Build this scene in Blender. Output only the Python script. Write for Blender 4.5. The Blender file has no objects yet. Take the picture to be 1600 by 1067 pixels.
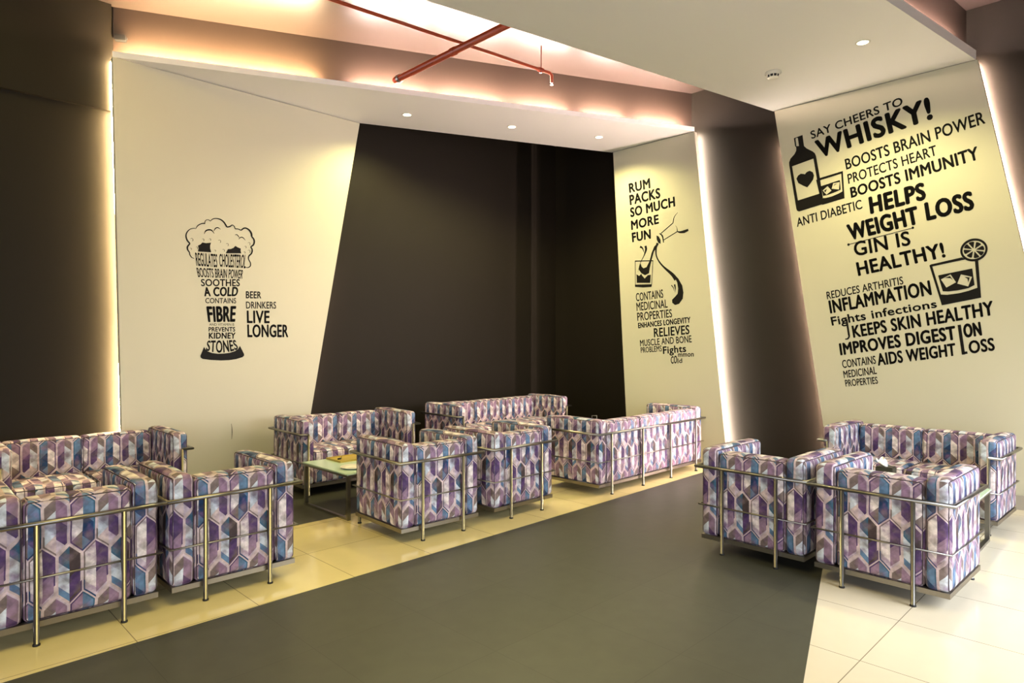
import bpy, bmesh, math, random
from mathutils import Vector, Matrix, noise

SC = bpy.context.scene
COL = SC.collection
random.seed(7)

# ------------------------------------------------------------------ camera
cam_data = bpy.data.cameras.new('camera')
cam_data.sensor_width = 36.0
cam_data.lens = 1018.0 / 1600.0 * 36.0
cam_data.clip_start = 0.05
cam = bpy.data.objects.new('camera', cam_data)
COL.objects.link(cam)
cam.location = (0.0, 0.0, 1.518)
cam.rotation_euler = (math.radians(90), 0, 0)
SC.camera = cam

# ------------------------------------------------------------------ room grid
# the furniture, tiles and walls follow a grid turned 44.6 degrees to the view:
# g runs to the far right, n to the far left.
TH = math.radians(44.6)
CT, ST_ = math.cos(TH), math.sin(TH)
def gw(g, n, z=0.0):
    return Vector((g * CT - n * ST_, g * ST_ + n * CT, z))

# ------------------------------------------------------------------ view, world
SC.view_settings.view_transform = 'Standard'
SC.view_settings.look = 'None'
SC.view_settings.exposure = 0.22
SC.view_settings.gamma = 1.0
SC.view_settings.use_curve_mapping = False
world = bpy.data.worlds.new('world')
SC.world = world
world.use_nodes = True
world.node_tree.nodes['Background'].inputs[0].default_value = (0.93, 0.92, 1.0, 1)
world.node_tree.nodes['Background'].inputs[1].default_value = 0.16

def area_light(name, loc, target, sx, sy, power, color, spread=180):
    d = bpy.data.lights.new(name, 'AREA')
    d.shape = 'RECTANGLE'; d.size = sx; d.size_y = sy
    d.energy = power; d.color = color; d.spread = math.radians(spread)
    o = bpy.data.objects.new(name, d); COL.objects.link(o)
    o.location = loc
    o.rotation_euler = (Vector(target) - Vector(loc)).to_track_quat('-Z', 'Y').to_euler()
    return o

WARM = (1.0, 0.82, 0.29)
# daylight through the glazed entrance right of the frame
area_light('entrance_daylight', gw(5.0, -1.34, 1.45), gw(5.0, 1.0, 0.0), 3.8, 2.6, 100, (0.88, 0.93, 1.0), 100)
# daylight from the shop front behind the camera
area_light('shopfront_daylight', (-0.5, -4.5, 1.6), (0.8, 5, 4.2), 7.0, 3.0, 360, (0.86, 0.90, 1.0))
# rows of ceiling lamps over the aisle behind and beside the camera
area_light('aisle_lamps', gw(1.0, 2.6, 4.12), gw(1.0, 2.6, 0), 2.4, 1.6, 70, WARM)
area_light('lounge_lamps', gw(1.2, 5.4, 4.62), gw(1.2, 5.4, 0), 2.4, 1.2, 26, (1.0, 0.78, 0.22))

# wall panel outlines and printed graphics, metres in each panel's own plane (along, up)
PANEL_OUTLINES = {'beer': [(0.099, 0.0), (1.865, 0.0), (2.6308, 4.17), (0.0095, 4.17)], 'rum': [(0.31, 0.0), (1.765, 0.0), (1.3189, 4.17), (0.0587, 4.17)], 'whisky': [(0.719, 0.0), (2.789, 0.0), (2.0128, 4.17), (0.0881, 4.17)]}
WALL_GRAPHICS = [
 ('text','beer','REGULATES',0.012,0,[(0.7493,2.2823),(0.9543,2.2824),(0.9526,2.4176),(0.7354,2.4151)]),
 ('text','beer','CHOLESTEROL',0.012,0,[(0.977,2.2909),(1.2436,2.2951),(1.2574,2.4411),(0.9705,2.4226)]),
 ('text','beer','BOOSTS BRAIN POWER',0.012,0,[(0.7665,2.169),(1.2109,2.1827),(1.2264,2.2766),(0.7478,2.2626)]),
 ('text','beer','SOOTHES',0.02,0,[(0.7946,2.079),(1.1853,2.1005),(1.1853,2.1759),(0.7915,2.1511)]),
 ('text','beer','A COLD',0.03,0,[(0.8261,1.977),(1.1599,1.9949),(1.1734,2.0947),(0.8135,2.0702)]),
 ('text','beer','CONTAINS',0.012,0,[(0.8356,1.9081),(1.1463,1.9192),(1.1463,1.9755),(0.8356,1.9609)]),
 ('text','beer','FIBRE',0.026,0,[(0.8642,1.7156),(1.1362,1.7246),(1.1497,1.8921),(0.8436,1.877)]),
 ('text','beer','AND VITAMIN B',0,0,[(0.8738,1.6793),(1.1261,1.6836),(1.1261,1.7091),(0.8738,1.7042)]),
 ('text','beer','PREVENTS',0.025,0,[(0.8674,1.6196),(1.1362,1.6224),(1.1362,1.6701),(0.8674,1.6659)]),
 ('text','beer','KIDNEY',0.03,0,[(0.869,1.5467),(1.1379,1.5475),(1.1413,1.6123),(0.869,1.6096)]),
 ('text','beer','STONES',0.02,0.035,[(0.8392,1.4284),(1.1707,1.4385),(1.1422,1.5337),(0.8556,1.5268)]),
 ('poly','beer','beer_glass_graphic',[[(0.8228,1.4648),(0.8351,1.4412),(0.8577,1.4175),(0.9033,1.3997),(0.9619,1.3912),(1.0212,1.393),(1.0813,1.4006),(1.1335,1.4167),(1.1663,1.4385),(1.1861,1.473),(1.2305,1.3845),(1.2296,1.3667),(1.2127,1.3514),(1.1466,1.3326),(1.0727,1.3231),(0.9915,1.3217),(0.8908,1.3289),(0.8085,1.3412),(0.7901,1.3543),(0.7873,1.3735)]]),
 ('text','beer','BEER',0.02,0,[(1.2487,1.9768),(1.4153,1.9828),(1.4153,2.0581),(1.2487,2.0526)]),
 ('text','beer','DRINKERS',0.012,0,[(1.2522,1.8684),(1.5821,1.8783),(1.5821,1.9549),(1.2487,1.9424)]),
 ('text','beer','LIVE',0.022,0,[(1.2608,1.7135),(1.5089,1.7166),(1.5089,1.8545),(1.2574,1.8479)]),
 ('text','beer','LONGER',0.022,0,[(1.266,1.5634),(1.7223,1.5655),(1.7223,1.7064),(1.2626,1.6997)]),
 ('stroke','beer','beer_glass_graphic',[(0.7285,2.3543),(0.7028,2.3635),(0.6857,2.3908),(0.684,2.4087),(0.6659,2.4369),(0.6648,2.4668),(0.6874,2.4992)],[0.0048,0.0084,0.0097,0.0097,0.0145,0.0157,0.0121],True),
 ('stroke','beer','beer_glass_graphic',[(0.6874,2.4992),(0.6602,2.5323),(0.6501,2.5732),(0.6602,2.6103),(0.6886,2.6437),(0.7228,2.6569),(0.7428,2.6551)],[0.0144,0.0156,0.0132,0.0108,0.0072,0.006,0.0048],True),
 ('stroke','beer','beer_glass_graphic',[(0.7428,2.6551),(0.763,2.6891),(0.7977,2.7129),(0.8339,2.7206)],[0.0048,0.0085,0.0097,0.0121],True),
 ('stroke','beer','beer_glass_graphic',[(0.8298,2.72),(0.8339,2.7438),(0.8504,2.7594),(0.868,2.7605),(0.8846,2.7504)],[0.0085,0.0073,0.0067,0.0073,0.0085],True),
 ('stroke','beer','beer_glass_graphic',[(0.8846,2.7504),(0.9095,2.7751),(0.9454,2.7854),(0.9875,2.7792),(1.0209,2.7556),(1.0515,2.7095)],[0.0061,0.0086,0.0098,0.0135,0.016,0.016],True),
 ('stroke','beer','beer_glass_graphic',[(1.0515,2.7095),(1.0823,2.7196),(1.1039,2.7367),(1.1256,2.7281),(1.1362,2.701)],[0.0138,0.0138,0.01,0.0088,0.01],True),
 ('stroke','beer','beer_glass_graphic',[(1.1362,2.701),(1.1663,2.7034),(1.1978,2.6939)],[0.0101,0.0088,0.0126],True),
 ('stroke','beer','beer_glass_graphic',[(1.1978,2.6939),(1.2263,2.7183),(1.255,2.7218),(1.287,2.7033),(1.3064,2.6736),(1.3116,2.6389)],[0.0127,0.0152,0.0152,0.019,0.0216,0.019],True),
 ('stroke','beer','beer_glass_graphic',[(1.3116,2.6389),(1.3323,2.6155),(1.3388,2.5872),(1.329,2.554),(1.2999,2.5286)],[0.0167,0.018,0.018,0.0167,0.0128],True),
 ('stroke','beer','beer_glass_graphic',[(1.2999,2.5286),(1.3161,2.5013),(1.3096,2.4622),(1.2806,2.4274),(1.2774,2.3951),(1.2967,2.3584),(1.2967,2.3264),(1.2742,2.3066),(1.239,2.3057)],[0.0141,0.0154,0.0154,0.0141,0.0115,0.0115,0.0115,0.009,0.0051],True),
 ('stroke','beer','beer_glass_graphic',[(0.824,2.6113),(0.8386,2.6435),(0.868,2.6593),(0.8976,2.6567),(0.9244,2.6278)],[0.0024,0.0122,0.0146,0.0134,0.0037],True),
 ('stroke','beer','beer_glass_graphic',[(0.9185,2.653),(0.9364,2.683),(0.9604,2.6921),(0.9875,2.678)],[0.0049,0.0099,0.0099,0.0037],True),
 ('stroke','beer','beer_glass_graphic',[(1.1338,2.6377),(1.1537,2.6419),(1.1694,2.6291),(1.1789,2.6144)],[0.0038,0.0088,0.0088,0.005],True),
 ('stroke','beer','beer_glass_graphic',[(1.1726,2.596),(1.1915,2.6177),(1.2168,2.6186),(1.2441,2.593)],[0.0038,0.0089,0.0101,0.0038],True),
 ('stroke','beer','beer_glass_graphic',[(0.6905,2.5466),(0.7028,2.5545),(0.7151,2.5477),(0.7151,2.5314),(0.7089,2.5242)],[0.0018,0.003,0.0042,0.0042,0.0018],True),
 ('stroke','beer','beer_glass_graphic',[(0.803,2.5553),(0.8123,2.5612),(0.8216,2.5561),(0.8216,2.5439),(0.817,2.5385)],[0.0018,0.003,0.0043,0.0043,0.0018],True),
 ('stroke','beer','beer_glass_graphic',[(0.8713,2.5651),(0.8798,2.5705),(0.8884,2.5659),(0.8884,2.5548),(0.8841,2.5499)],[0.0018,0.0031,0.0043,0.0043,0.0018],True),
 ('stroke','beer','beer_glass_graphic',[(0.9622,2.5592),(0.9743,2.5667),(0.9863,2.5602),(0.9863,2.5447),(0.9803,2.5379)],[0.0019,0.0031,0.0043,0.0043,0.0019],True),
 ('stroke','beer','beer_glass_graphic',[(1.041,2.533),(1.0527,2.5402),(1.0645,2.534),(1.0645,2.519),(1.0586,2.5124)],[0.0019,0.0031,0.0044,0.0044,0.0019],True),
 ('stroke','beer','beer_glass_graphic',[(1.0051,2.4687),(1.0149,2.4746),(1.0246,2.4693),(1.0246,2.4569),(1.0197,2.4514)],[0.0019,0.0031,0.0044,0.0044,0.0019],True),
 ('stroke','beer','beer_glass_graphic',[(1.2683,2.5665),(1.2806,2.5739),(1.293,2.5676),(1.293,2.5522),(1.2868,2.5454)],[0.0019,0.0032,0.0045,0.0045,0.0019],True),
 ('stroke','beer','beer_glass_graphic',[(1.233,2.5254),(1.2422,2.531),(1.2514,2.5262),(1.2514,2.5147),(1.2468,2.5096)],[0.0019,0.0032,0.0045,0.0045,0.0019],True),
 ('stroke','beer','beer_glass_graphic',[(1.2683,2.4853),(1.2806,2.4927),(1.293,2.4862),(1.293,2.4708),(1.2868,2.4641)],[0.0019,0.0032,0.0045,0.0045,0.0019],True),
 ('stroke','beer','beer_glass_graphic',[(0.687,2.4508),(0.6942,2.4554),(0.7015,2.4513),(0.7015,2.4417),(0.6979,2.4375)],[0.0018,0.003,0.0042,0.0042,0.0018],True),
 ('stroke','beer','beer_glass_graphic',[(0.7432,2.4681),(0.7515,2.4733),(0.7598,2.4687),(0.7598,2.4578),(0.7556,2.453)],[0.0018,0.003,0.0042,0.0042,0.0018],True),
 ('stroke','beer','beer_glass_graphic',[(0.9237,2.4553),(0.9304,2.4594),(0.9371,2.4558),(0.9371,2.4471),(0.9338,2.4433)],[0.0019,0.0031,0.0043,0.0043,0.0019],True),
 ('stroke','beer','beer_glass_graphic',[(1.2245,2.4665),(1.2327,2.4714),(1.2408,2.4671),(1.2408,2.4569),(1.2367,2.4524)],[0.0019,0.0032,0.0044,0.0044,0.0019],True),
 ('poly','beer','beer_glass_graphic',[[(0.7641,2.4879),(0.7861,2.5005),(0.8082,2.5241),(0.8386,2.5201),(0.8917,2.53),(0.8828,2.5014),(0.8828,2.4707),(0.8935,2.4318),(0.763,2.4272),(0.7699,2.4594)]]),
 ('poly','beer','beer_glass_graphic',[[(1.0393,2.4352),(1.0607,2.481),(1.0915,2.4854),(1.1194,2.5007),(1.1381,2.5234),(1.16,2.5111),(1.1946,2.5007),(1.1927,2.4764),(1.2009,2.4499)]]),
 ('stroke','beer','scuff_mark',[(1.0975,0.657),(1.1041,0.5759),(1.0994,0.4959)],[0.0034,0.0067,0.0034],True),
 ('text','rum','RUM',0.034,0,[(0.3344,3.5467),(0.6728,3.5583),(0.6608,3.6958),(0.3186,3.6781)]),
 ('text','rum','PACKS',0.034,0,[(0.3439,3.3773),(0.8264,3.4039),(0.8177,3.5416),(0.3281,3.5188)]),
 ('text','rum','SO MUCH',0.034,0,[(0.3534,3.2107),(1.047,3.2603),(1.0357,3.3909),(0.3408,3.3436)]),
 ('text','rum','MORE',0.034,0,[(0.366,3.0361),(0.803,3.0689),(0.7942,3.194),(0.3565,3.1657)]),
 ('text','rum','FUN',0.034,0,[(0.3817,2.8668),(0.6788,2.8857),(0.6728,3.0141),(0.3691,2.9991)]),
 ('text','rum','CONTAINS',0.012,0,[(0.4441,2.0611),(0.87,2.0902),(0.8613,2.2012),(0.4348,2.1709)]),
 ('text','rum','MEDICINAL',0.012,0,[(0.4534,1.9306),(0.9363,1.9595),(0.9277,2.0674),(0.4441,2.0428)]),
 ('text','rum','PROPERTIES',0.012,0,[(0.4658,1.7951),(1.0018,1.8328),(0.9933,1.9375),(0.4565,1.9071)]),
 ('text','rum','ENHANCES LONGEVITY',0.03,0,[(0.4782,1.6962),(1.265,1.7553),(1.2622,1.8308),(0.472,1.769)]),
 ('text','rum','RELIEVES',0.02,0,[(0.7264,1.5731),(1.2514,1.6121),(1.2487,1.7289),(0.7205,1.6927)]),
 ('text','rum','MUSCLE AND BONE',0.012,0,[(0.509,1.4524),(1.2839,1.5075),(1.2758,1.5973),(0.5029,1.5378)]),
 ('text','rum','PROBLEMS',0.012,0,[(0.5213,1.3645),(0.8468,1.3887),(0.841,1.4668),(0.5151,1.4369)]),
 ('text','rum','Fights',0.025,0,[(0.8642,1.3537),(1.2051,1.3852),(1.1968,1.478),(0.8584,1.4517)]),
 ('text','rum','CO',0.02,0,[(0.9819,1.2283),(1.0722,1.238),(1.0722,1.3393),(0.9791,1.3229)]),
 ('text','rum','mmon',0.02,0,[(1.0862,1.3197),(1.3108,1.3284),(1.3108,1.3937),(1.0862,1.3839)]),
 ('text','rum','ld',0.02,0,[(1.0778,1.2356),(1.1473,1.2471),(1.1445,1.306),(1.0778,1.2998)]),
 ('stroke','rum','pouring_bottle_graphic',[(1.0807,3.1767),(1.0315,3.1244),(1.0135,3.0503)],[0.0039,0.0092,0.0118],True),
 ('stroke','rum','pouring_bottle_graphic',[(1.0135,3.0503),(0.8304,2.9346)],[0.0119,0.0119],False),
 ('stroke','rum','pouring_bottle_graphic',[(1.0464,3.0171),(1.0703,2.9812),(1.0762,2.9319)],[0.0013,0.0053,0.0132],True),
 ('stroke','rum','pouring_bottle_graphic',[(1.0762,2.9319),(0.8736,2.8454)],[0.0118,0.0118],False),
 ('stroke','rum','pouring_bottle_graphic',[(1.0762,2.9319),(1.1177,2.9191),(1.1764,2.9199),(1.2346,2.9349)],[0.0105,0.0262,0.0394,0.0289],True),
 ('stroke','rum','pouring_bottle_graphic',[(0.8071,2.9401),(0.8536,2.9012),(0.8736,2.8121)],[0.0081,0.0215,0.0134],True),
 ('poly','rum','pouring_bottle_graphic',[[(0.7649,2.9181),(0.7993,2.9007),(0.8273,2.8506),(0.8273,2.7996),(0.7915,2.8182),(0.7681,2.8639)]]),
 ('poly','rum','pouring_bottle_graphic',[[(0.7837,2.8191),(0.7288,2.7737),(0.6893,2.6964),(0.6575,2.5908),(0.6095,2.5131),(0.5611,2.5006),(0.5319,2.5263),(0.5156,2.5689),(0.4927,2.5364),(0.4861,2.4887),(0.5286,2.4373),(0.5853,2.4057),(0.6495,2.4283),(0.6607,2.4954),(0.6893,2.6015),(0.7241,2.7066),(0.7461,2.7314),(0.7915,2.7873)]]),
 ('stroke','rum','pouring_bottle_graphic',[(0.7837,2.8151),(0.7602,2.7569),(0.7602,2.6626),(0.7993,2.5783),(0.8767,2.4914),(0.9984,2.389),(1.0584,2.3189)],[0.0404,0.0242,0.0188,0.0188,0.0242,0.0431,0.0565],True),
 ('poly','rum','pouring_bottle_graphic',[[(1.021,2.3742),(1.0881,2.33),(1.1471,2.2346),(1.1647,2.1423),(1.1545,2.0646),(1.1029,2.0016),(1.0434,1.9882),(1.0014,2.019),(0.9984,2.0587),(1.0434,2.0962),(1.0807,2.1337),(1.0881,2.1989),(1.0732,2.2785)]]),
 ('stroke','rum','pouring_bottle_graphic',[(0.5074,2.7966),(0.5449,2.7721),(0.574,2.7076)],[0.0303,0.0193,0.0041],True),
 ('stroke','rum','pouring_bottle_graphic',[(0.5934,2.7986),(0.6014,2.7459),(0.5692,2.667),(0.5123,2.576),(0.4714,2.4554)],[0.0328,0.0328,0.0137,0.0068,0.0027],True),
 ('stroke','rum','pouring_bottle_graphic',[(0.9879,2.247),(1.0165,2.2162),(1.0285,2.1694)],[0.0132,0.0106,0.0026],True),
 ('stroke','rum','pouring_bottle_graphic',[(1.0359,2.2546),(1.0464,2.2079),(1.0434,2.1488)],[0.0237,0.0158,0.0026],True),
 ('stroke','rum','pouring_bottle_graphic',[(0.4252,2.6084),(0.7146,2.5884)],[0.0138,0.0138],False),
 ('stroke','rum','pouring_bottle_graphic',[(0.4285,2.6082),(0.4335,2.2714)],[0.0083,0.0083],False),
 ('stroke','rum','pouring_bottle_graphic',[(0.7099,2.5862),(0.6893,2.2626)],[0.0081,0.0081],False),
 ('poly','rum','pouring_bottle_graphic',[[(0.4235,2.29),(0.6941,2.2786),(0.6861,2.2425),(0.5611,2.2431),(0.4268,2.2579)]]),
 ('poly','rum','pouring_bottle_graphic',[[(0.45,2.4293),(0.4927,2.4028),(0.5286,2.4304),(0.5367,2.4092),(0.5805,2.3623),(0.6287,2.4026),(0.6766,2.4059),(0.6671,2.2979),(0.4549,2.3115)]]),
 ('text','whisky','SAY CHEERS TO',0.02,0,[(0.5039,3.7489),(1.3976,3.8972),(1.3847,3.9827),(0.485,3.8379)]),
 ('text','whisky','WHISKY!',0.035,0,[(0.5805,3.5183),(1.6591,3.6936),(1.6213,3.9194),(0.5296,3.7221)]),
 ('text','whisky','BOOSTS BRAIN POWER',0.015,0,[(0.8627,3.3445),(2.078,3.5499),(2.0584,3.6711),(0.8435,3.4589)]),
 ('text','whisky','PROTECTS HEART',0.012,0,[(0.8833,3.1894),(1.6939,3.3333),(1.6752,3.4338),(0.8706,3.2936)]),
 ('text','whisky','BOOSTS IMMUNITY',0.026,0,[(0.9103,3.0357),(2.0326,3.2253),(2.0103,3.3514),(0.896,3.1482)]),
 ('text','whisky','ANTI DIABETIC',0.012,0,[(0.3455,2.7997),(1.0226,2.9093),(1.0072,3.0071),(0.3349,2.8998)]),
 ('text','whisky','HELPS',0.04,0,[(1.0961,2.8371),(1.6022,2.9147),(1.5804,3.0915),(1.0748,3.0199)]),
 ('text','whisky','WEIGHT',0.036,0,[(0.8976,2.5848),(1.5447,2.683),(1.5157,2.8662),(0.8579,2.7578)]),
 ('text','whisky','LOSS',0.04,0,[(1.6022,2.7008),(1.9954,2.7604),(1.9717,2.9418),(1.5777,2.8838)]),
 ('text','whisky','GIN IS',0.02,0,[(0.9483,2.4131),(1.4675,2.4813),(1.4476,2.6259),(0.9261,2.5658)]),
 ('text','whisky','HEALTHY!',0.028,0,[(0.98,2.2041),(1.7643,2.3327),(1.7349,2.4782),(0.9547,2.3493)]),
 ('text','whisky','REDUCES ARTHRITIS',0.012,0,[(0.6676,1.9751),(1.4018,2.0943),(1.3917,2.1731),(0.6575,2.0565)]),
 ('text','whisky','INFLAMMATION',0.026,0,[(0.6994,1.8194),(1.6485,1.9743),(1.6266,2.1199),(0.6777,1.9605)]),
 ('text','whisky','Fights infections',0.025,0,[(0.7178,1.6877),(1.6919,1.8491),(1.6784,1.927),(0.6994,1.7826)]),
 ('text','whisky','KEEPS SKIN HEALTHY',0.026,0,[(0.9325,1.5557),(2.1445,1.7634),(2.1299,1.8973),(0.9117,1.6843)]),
 ('text','whisky','IMPROVES DIGEST',0.03,0,[(0.8035,1.3689),(1.8511,1.5366),(1.8354,1.67),(0.7855,1.4972)]),
 ('text','whisky','ON',0.035,0,[(1.9094,1.5503),(2.0522,1.574),(2.0361,1.7044),(1.8965,1.6828)]),
 ('text','whisky','AIDS WEIGHT',0.026,0,[(1.1684,1.2676),(1.8485,1.3833),(1.8367,1.5041),(1.1502,1.3926)]),
 ('text','whisky','OSS',0.026,0,[(1.9516,1.4002),(2.1506,1.4358),(2.1372,1.5555),(1.9388,1.5211)]),
 ('text','whisky','CONTAINS',0.012,0,[(0.8263,1.2326),(1.1517,1.2889),(1.1411,1.3724),(0.8149,1.3171)]),
 ('text','whisky','MEDICINAL',0.012,0,[(0.8393,1.1276),(1.1593,1.1839),(1.1487,1.2621),(0.8295,1.205)]),
 ('text','whisky','PROPERTIES',0.012,0,[(0.8571,1.0369),(1.1699,1.0841),(1.1608,1.1555),(0.8458,1.1089)]),
 ('stroke','whisky','flourish_lettering',[(1.8706,1.6771),(1.9055,1.3934)],[0.0262,0.0262],False),
 ('stroke','whisky','flourish_lettering',[(1.8965,1.4056),(1.9363,1.4138)],[0.0231,0.0231],False),
 ('stroke','whisky','flourish_lettering',[(0.8877,2.5476),(1.4831,2.6491)],[0.0069,0.0069],False),
 ('poly','whisky','flourish_lettering',[[(0.8973,2.5449),(0.8936,2.5356),(0.8845,2.5325),(0.8754,2.5375),(0.8716,2.5476),(0.8754,2.5569),(0.8845,2.56),(0.8936,2.555)]]),
 ('poly','whisky','flourish_lettering',[[(1.4944,2.6493),(1.4911,2.6406),(1.4831,2.6378),(1.4751,2.6425),(1.4718,2.6521),(1.4751,2.6608),(1.4831,2.6636),(1.4911,2.6588)]]),
 ('stroke','whisky','flourish_lettering',[(0.8634,1.7572),(0.8885,1.5874)],[0.0196,0.0196],False),
 ('stroke','whisky','flourish_lettering',[(0.8868,1.5963),(0.8901,1.5696),(0.876,1.5474),(0.8509,1.543)],[0.0196,0.0178,0.016,0.0107],True),
 ('poly','whisky','whisky_bottle_graphic',[[(0.3098,3.8028),(0.4052,3.8181),(0.4222,3.6912),(0.4493,3.6594),(0.5164,3.6109),(0.5397,3.5847),(0.5513,3.5523),(0.5925,3.3053),(0.8273,3.3383),(0.8452,3.0441),(0.6236,3.0091),(0.6072,3.0133),(0.3685,2.9706),(0.3487,2.9804),(0.3384,3.0011),(0.2584,3.5059),(0.2566,3.5415),(0.2732,3.5822),(0.3167,3.6217),(0.3358,3.6572),(0.3366,3.692),(0.3228,3.7124)],[(0.2898,3.4894),(0.5231,3.5306),(0.5867,3.1357),(0.3556,3.0963)],[(0.328,3.7918),(0.3366,3.8004),(0.3539,3.7965),(0.3659,3.7032),(0.3384,3.7073)],[(0.5678,3.2755),(0.8116,3.312),(0.8234,3.1208),(0.784,3.1039),(0.7125,3.0834),(0.6561,3.0779),(0.617,3.0815)]]),
 ('poly','whisky','whisky_bottle_graphic',[[(0.5513,3.2913),(0.5925,3.2985),(0.6236,3.0831),(0.599,3.0809)]]),
 ('poly','whisky','whisky_bottle_graphic',[[(0.3384,3.342),(0.3556,3.3738),(0.3856,3.3901),(0.4154,3.382),(0.4307,3.3749),(0.4493,3.3957),(0.483,3.405),(0.5164,3.3833),(0.5305,3.3421),(0.5206,3.301),(0.4913,3.2631),(0.4577,3.2257),(0.4069,3.256),(0.3599,3.2902)]]),
 ('poly','whisky','whisky_bottle_graphic',[[(0.6031,3.214),(0.7982,3.2468),(0.8061,3.142),(0.7444,3.1229),(0.6723,3.1067),(0.626,3.1039)],[(0.6219,3.1641),(0.6723,3.2031),(0.7125,3.1474),(0.6601,3.1112)],[(0.7141,3.1674),(0.7301,3.2236),(0.7951,3.2257),(0.788,3.1467)]]),
 ('poly','whisky','whisky_bottle_graphic',[[(0.6358,3.1575),(0.6658,3.1754),(0.6496,3.1383)]]),
 ('poly','whisky','whisky_bottle_graphic',[[(0.7317,3.1863),(0.7444,3.211),(0.7722,3.2129),(0.746,3.2023)]]),
 ('poly','whisky','gin_glass_graphic',[[(1.625,2.2628),(1.6381,2.2724),(1.8939,2.3184),(1.9186,2.2961),(1.65,2.2516),(1.7216,1.9735),(1.7742,1.9685),(1.8689,1.9785),(1.9433,1.9967),(2.0139,2.0221),(1.9945,2.2724),(2.0199,2.2812),(2.0434,1.9278),(1.7293,1.8688)]]),
 ('poly','whisky','gin_glass_graphic',[[(1.6983,2.1604),(1.9738,2.2067),(1.9921,2.049),(1.9433,2.0225),(1.8627,2.0064),(1.7806,1.9997),(1.7371,2.0044)],[(1.7216,2.1202),(1.801,2.1635),(1.8451,2.0842),(1.7666,2.0381)],[(1.8552,2.0709),(1.8845,2.1574),(1.9726,2.1274),(1.942,2.0388)]]),
 ('poly','whisky','gin_glass_graphic',[[(1.755,2.133),(1.7965,2.1473),(1.8199,2.1045),(1.7997,2.1269)]]),
 ('poly','whisky','gin_glass_graphic',[[(1.9112,2.1317),(1.9543,2.1228),(1.942,2.0742),(1.9371,2.1115)]]),
 ('poly','whisky','gin_glass_graphic',[[(2.0908,2.401),(2.0929,2.3844),(2.0924,2.3676),(2.0894,2.3511),(2.0838,2.3353),(2.076,2.3206),(2.0659,2.3072),(2.0539,2.2956),(2.0402,2.286),(2.0252,2.2786),(2.0091,2.2738),(1.9925,2.2714),(1.9757,2.2718),(1.9591,2.2748),(1.9432,2.2804),(1.9282,2.2885),(1.9147,2.2988),(1.903,2.3112),(1.8933,2.3254),(1.886,2.3409),(1.8811,2.3574),(1.8789,2.3744),(1.8794,2.3916),(1.8826,2.4085),(1.8884,2.4246),(1.8967,2.4396),(1.9071,2.453),(1.9196,2.4646),(1.9336,2.4741),(1.949,2.4812),(1.9652,2.4857),(1.9819,2.4876),(1.9987,2.4868),(2.0152,2.4834),(2.0309,2.4775),(2.0454,2.4692),(2.0585,2.4587),(2.0699,2.4464),(2.0792,2.4324),(2.0862,2.4171)],[(2.0735,2.3974),(2.0751,2.3842),(2.0746,2.3708),(2.072,2.3576),(2.0672,2.345),(2.0606,2.3331),(2.0521,2.3224),(2.042,2.3131),(2.0305,2.3054),(2.018,2.2994),(2.0046,2.2954),(1.9908,2.2935),(1.9769,2.2937),(1.9631,2.296),(1.95,2.3003),(1.9377,2.3067),(1.9266,2.3148),(1.9169,2.3246),(1.909,2.3358),(1.9031,2.3481),(1.8992,2.3611),(1.8975,2.3747),(1.898,2.3883),(1.9008,2.4017),(1.9057,2.4146),(1.9126,2.4266),(1.9214,2.4374),(1.9318,2.4467),(1.9435,2.4543),(1.9563,2.4601),(1.9698,2.4638),(1.9836,2.4655),(1.9976,2.465),(2.0112,2.4625),(2.0242,2.4579),(2.0363,2.4514),(2.0471,2.4432),(2.0564,2.4334),(2.064,2.4223),(2.0698,2.4102)]]),
 ('poly','whisky','gin_glass_graphic',[[(2.0005,2.3717),(2.0607,2.3572),(2.0641,2.3482),(2.0612,2.3412),(2.0576,2.3346),(2.0533,2.3284),(2.0483,2.3228),(2.0389,2.322)]]),
 ('poly','whisky','gin_glass_graphic',[[(1.9913,2.3663),(2.0283,2.315),(2.0243,2.3069),(2.0169,2.3043),(2.0091,2.3026),(2.0011,2.3016),(1.993,2.3014),(1.985,2.3074)]]),
 ('poly','whisky','gin_glass_graphic',[[(1.9798,2.3687),(1.9714,2.3102),(1.9623,2.3077),(1.9545,2.3112),(1.9471,2.3154),(1.9401,2.3202),(1.9335,2.3257),(1.9317,2.3351)]]),
 ('poly','whisky','gin_glass_graphic',[[(1.9726,2.3774),(1.9232,2.3462),(1.9142,2.3509),(1.9107,2.3585),(1.9081,2.3662),(1.9062,2.3741),(1.9052,2.3821),(1.9109,2.3893)]]),
 ('poly','whisky','gin_glass_graphic',[[(1.974,2.3873),(1.9125,2.4021),(1.909,2.4113),(1.912,2.4184),(1.9157,2.4251),(1.9201,2.4313),(1.9253,2.437),(1.935,2.4377)]]),
 ('poly','whisky','gin_glass_graphic',[[(1.9831,2.3926),(1.9458,2.4446),(1.9499,2.4527),(1.9574,2.4551),(1.9652,2.4567),(1.9733,2.4576),(1.9815,2.4577),(1.9895,2.4515)]]),
 ('poly','whisky','gin_glass_graphic',[[(1.9947,2.3902),(2.003,2.4485),(2.0121,2.4508),(2.0197,2.4472),(2.027,2.4429),(2.0339,2.438),(2.0403,2.4325),(2.042,2.4232)]]),
 ('poly','whisky','gin_glass_graphic',[[(2.0018,2.3815),(2.0503,2.4122),(2.0591,2.4075),(2.0624,2.4001),(2.065,2.3924),(2.0667,2.3847),(2.0677,2.3769),(2.0623,2.3698)]]),
]
# ------------------------------------------------------------------ materials
def srgb(r, g, b):
    f = lambda c: (c / 255 / 12.92) if c / 255 <= 0.04045 else ((c / 255 + 0.055) / 1.055) ** 2.4
    return (f(r), f(g), f(b), 1.0)

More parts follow.
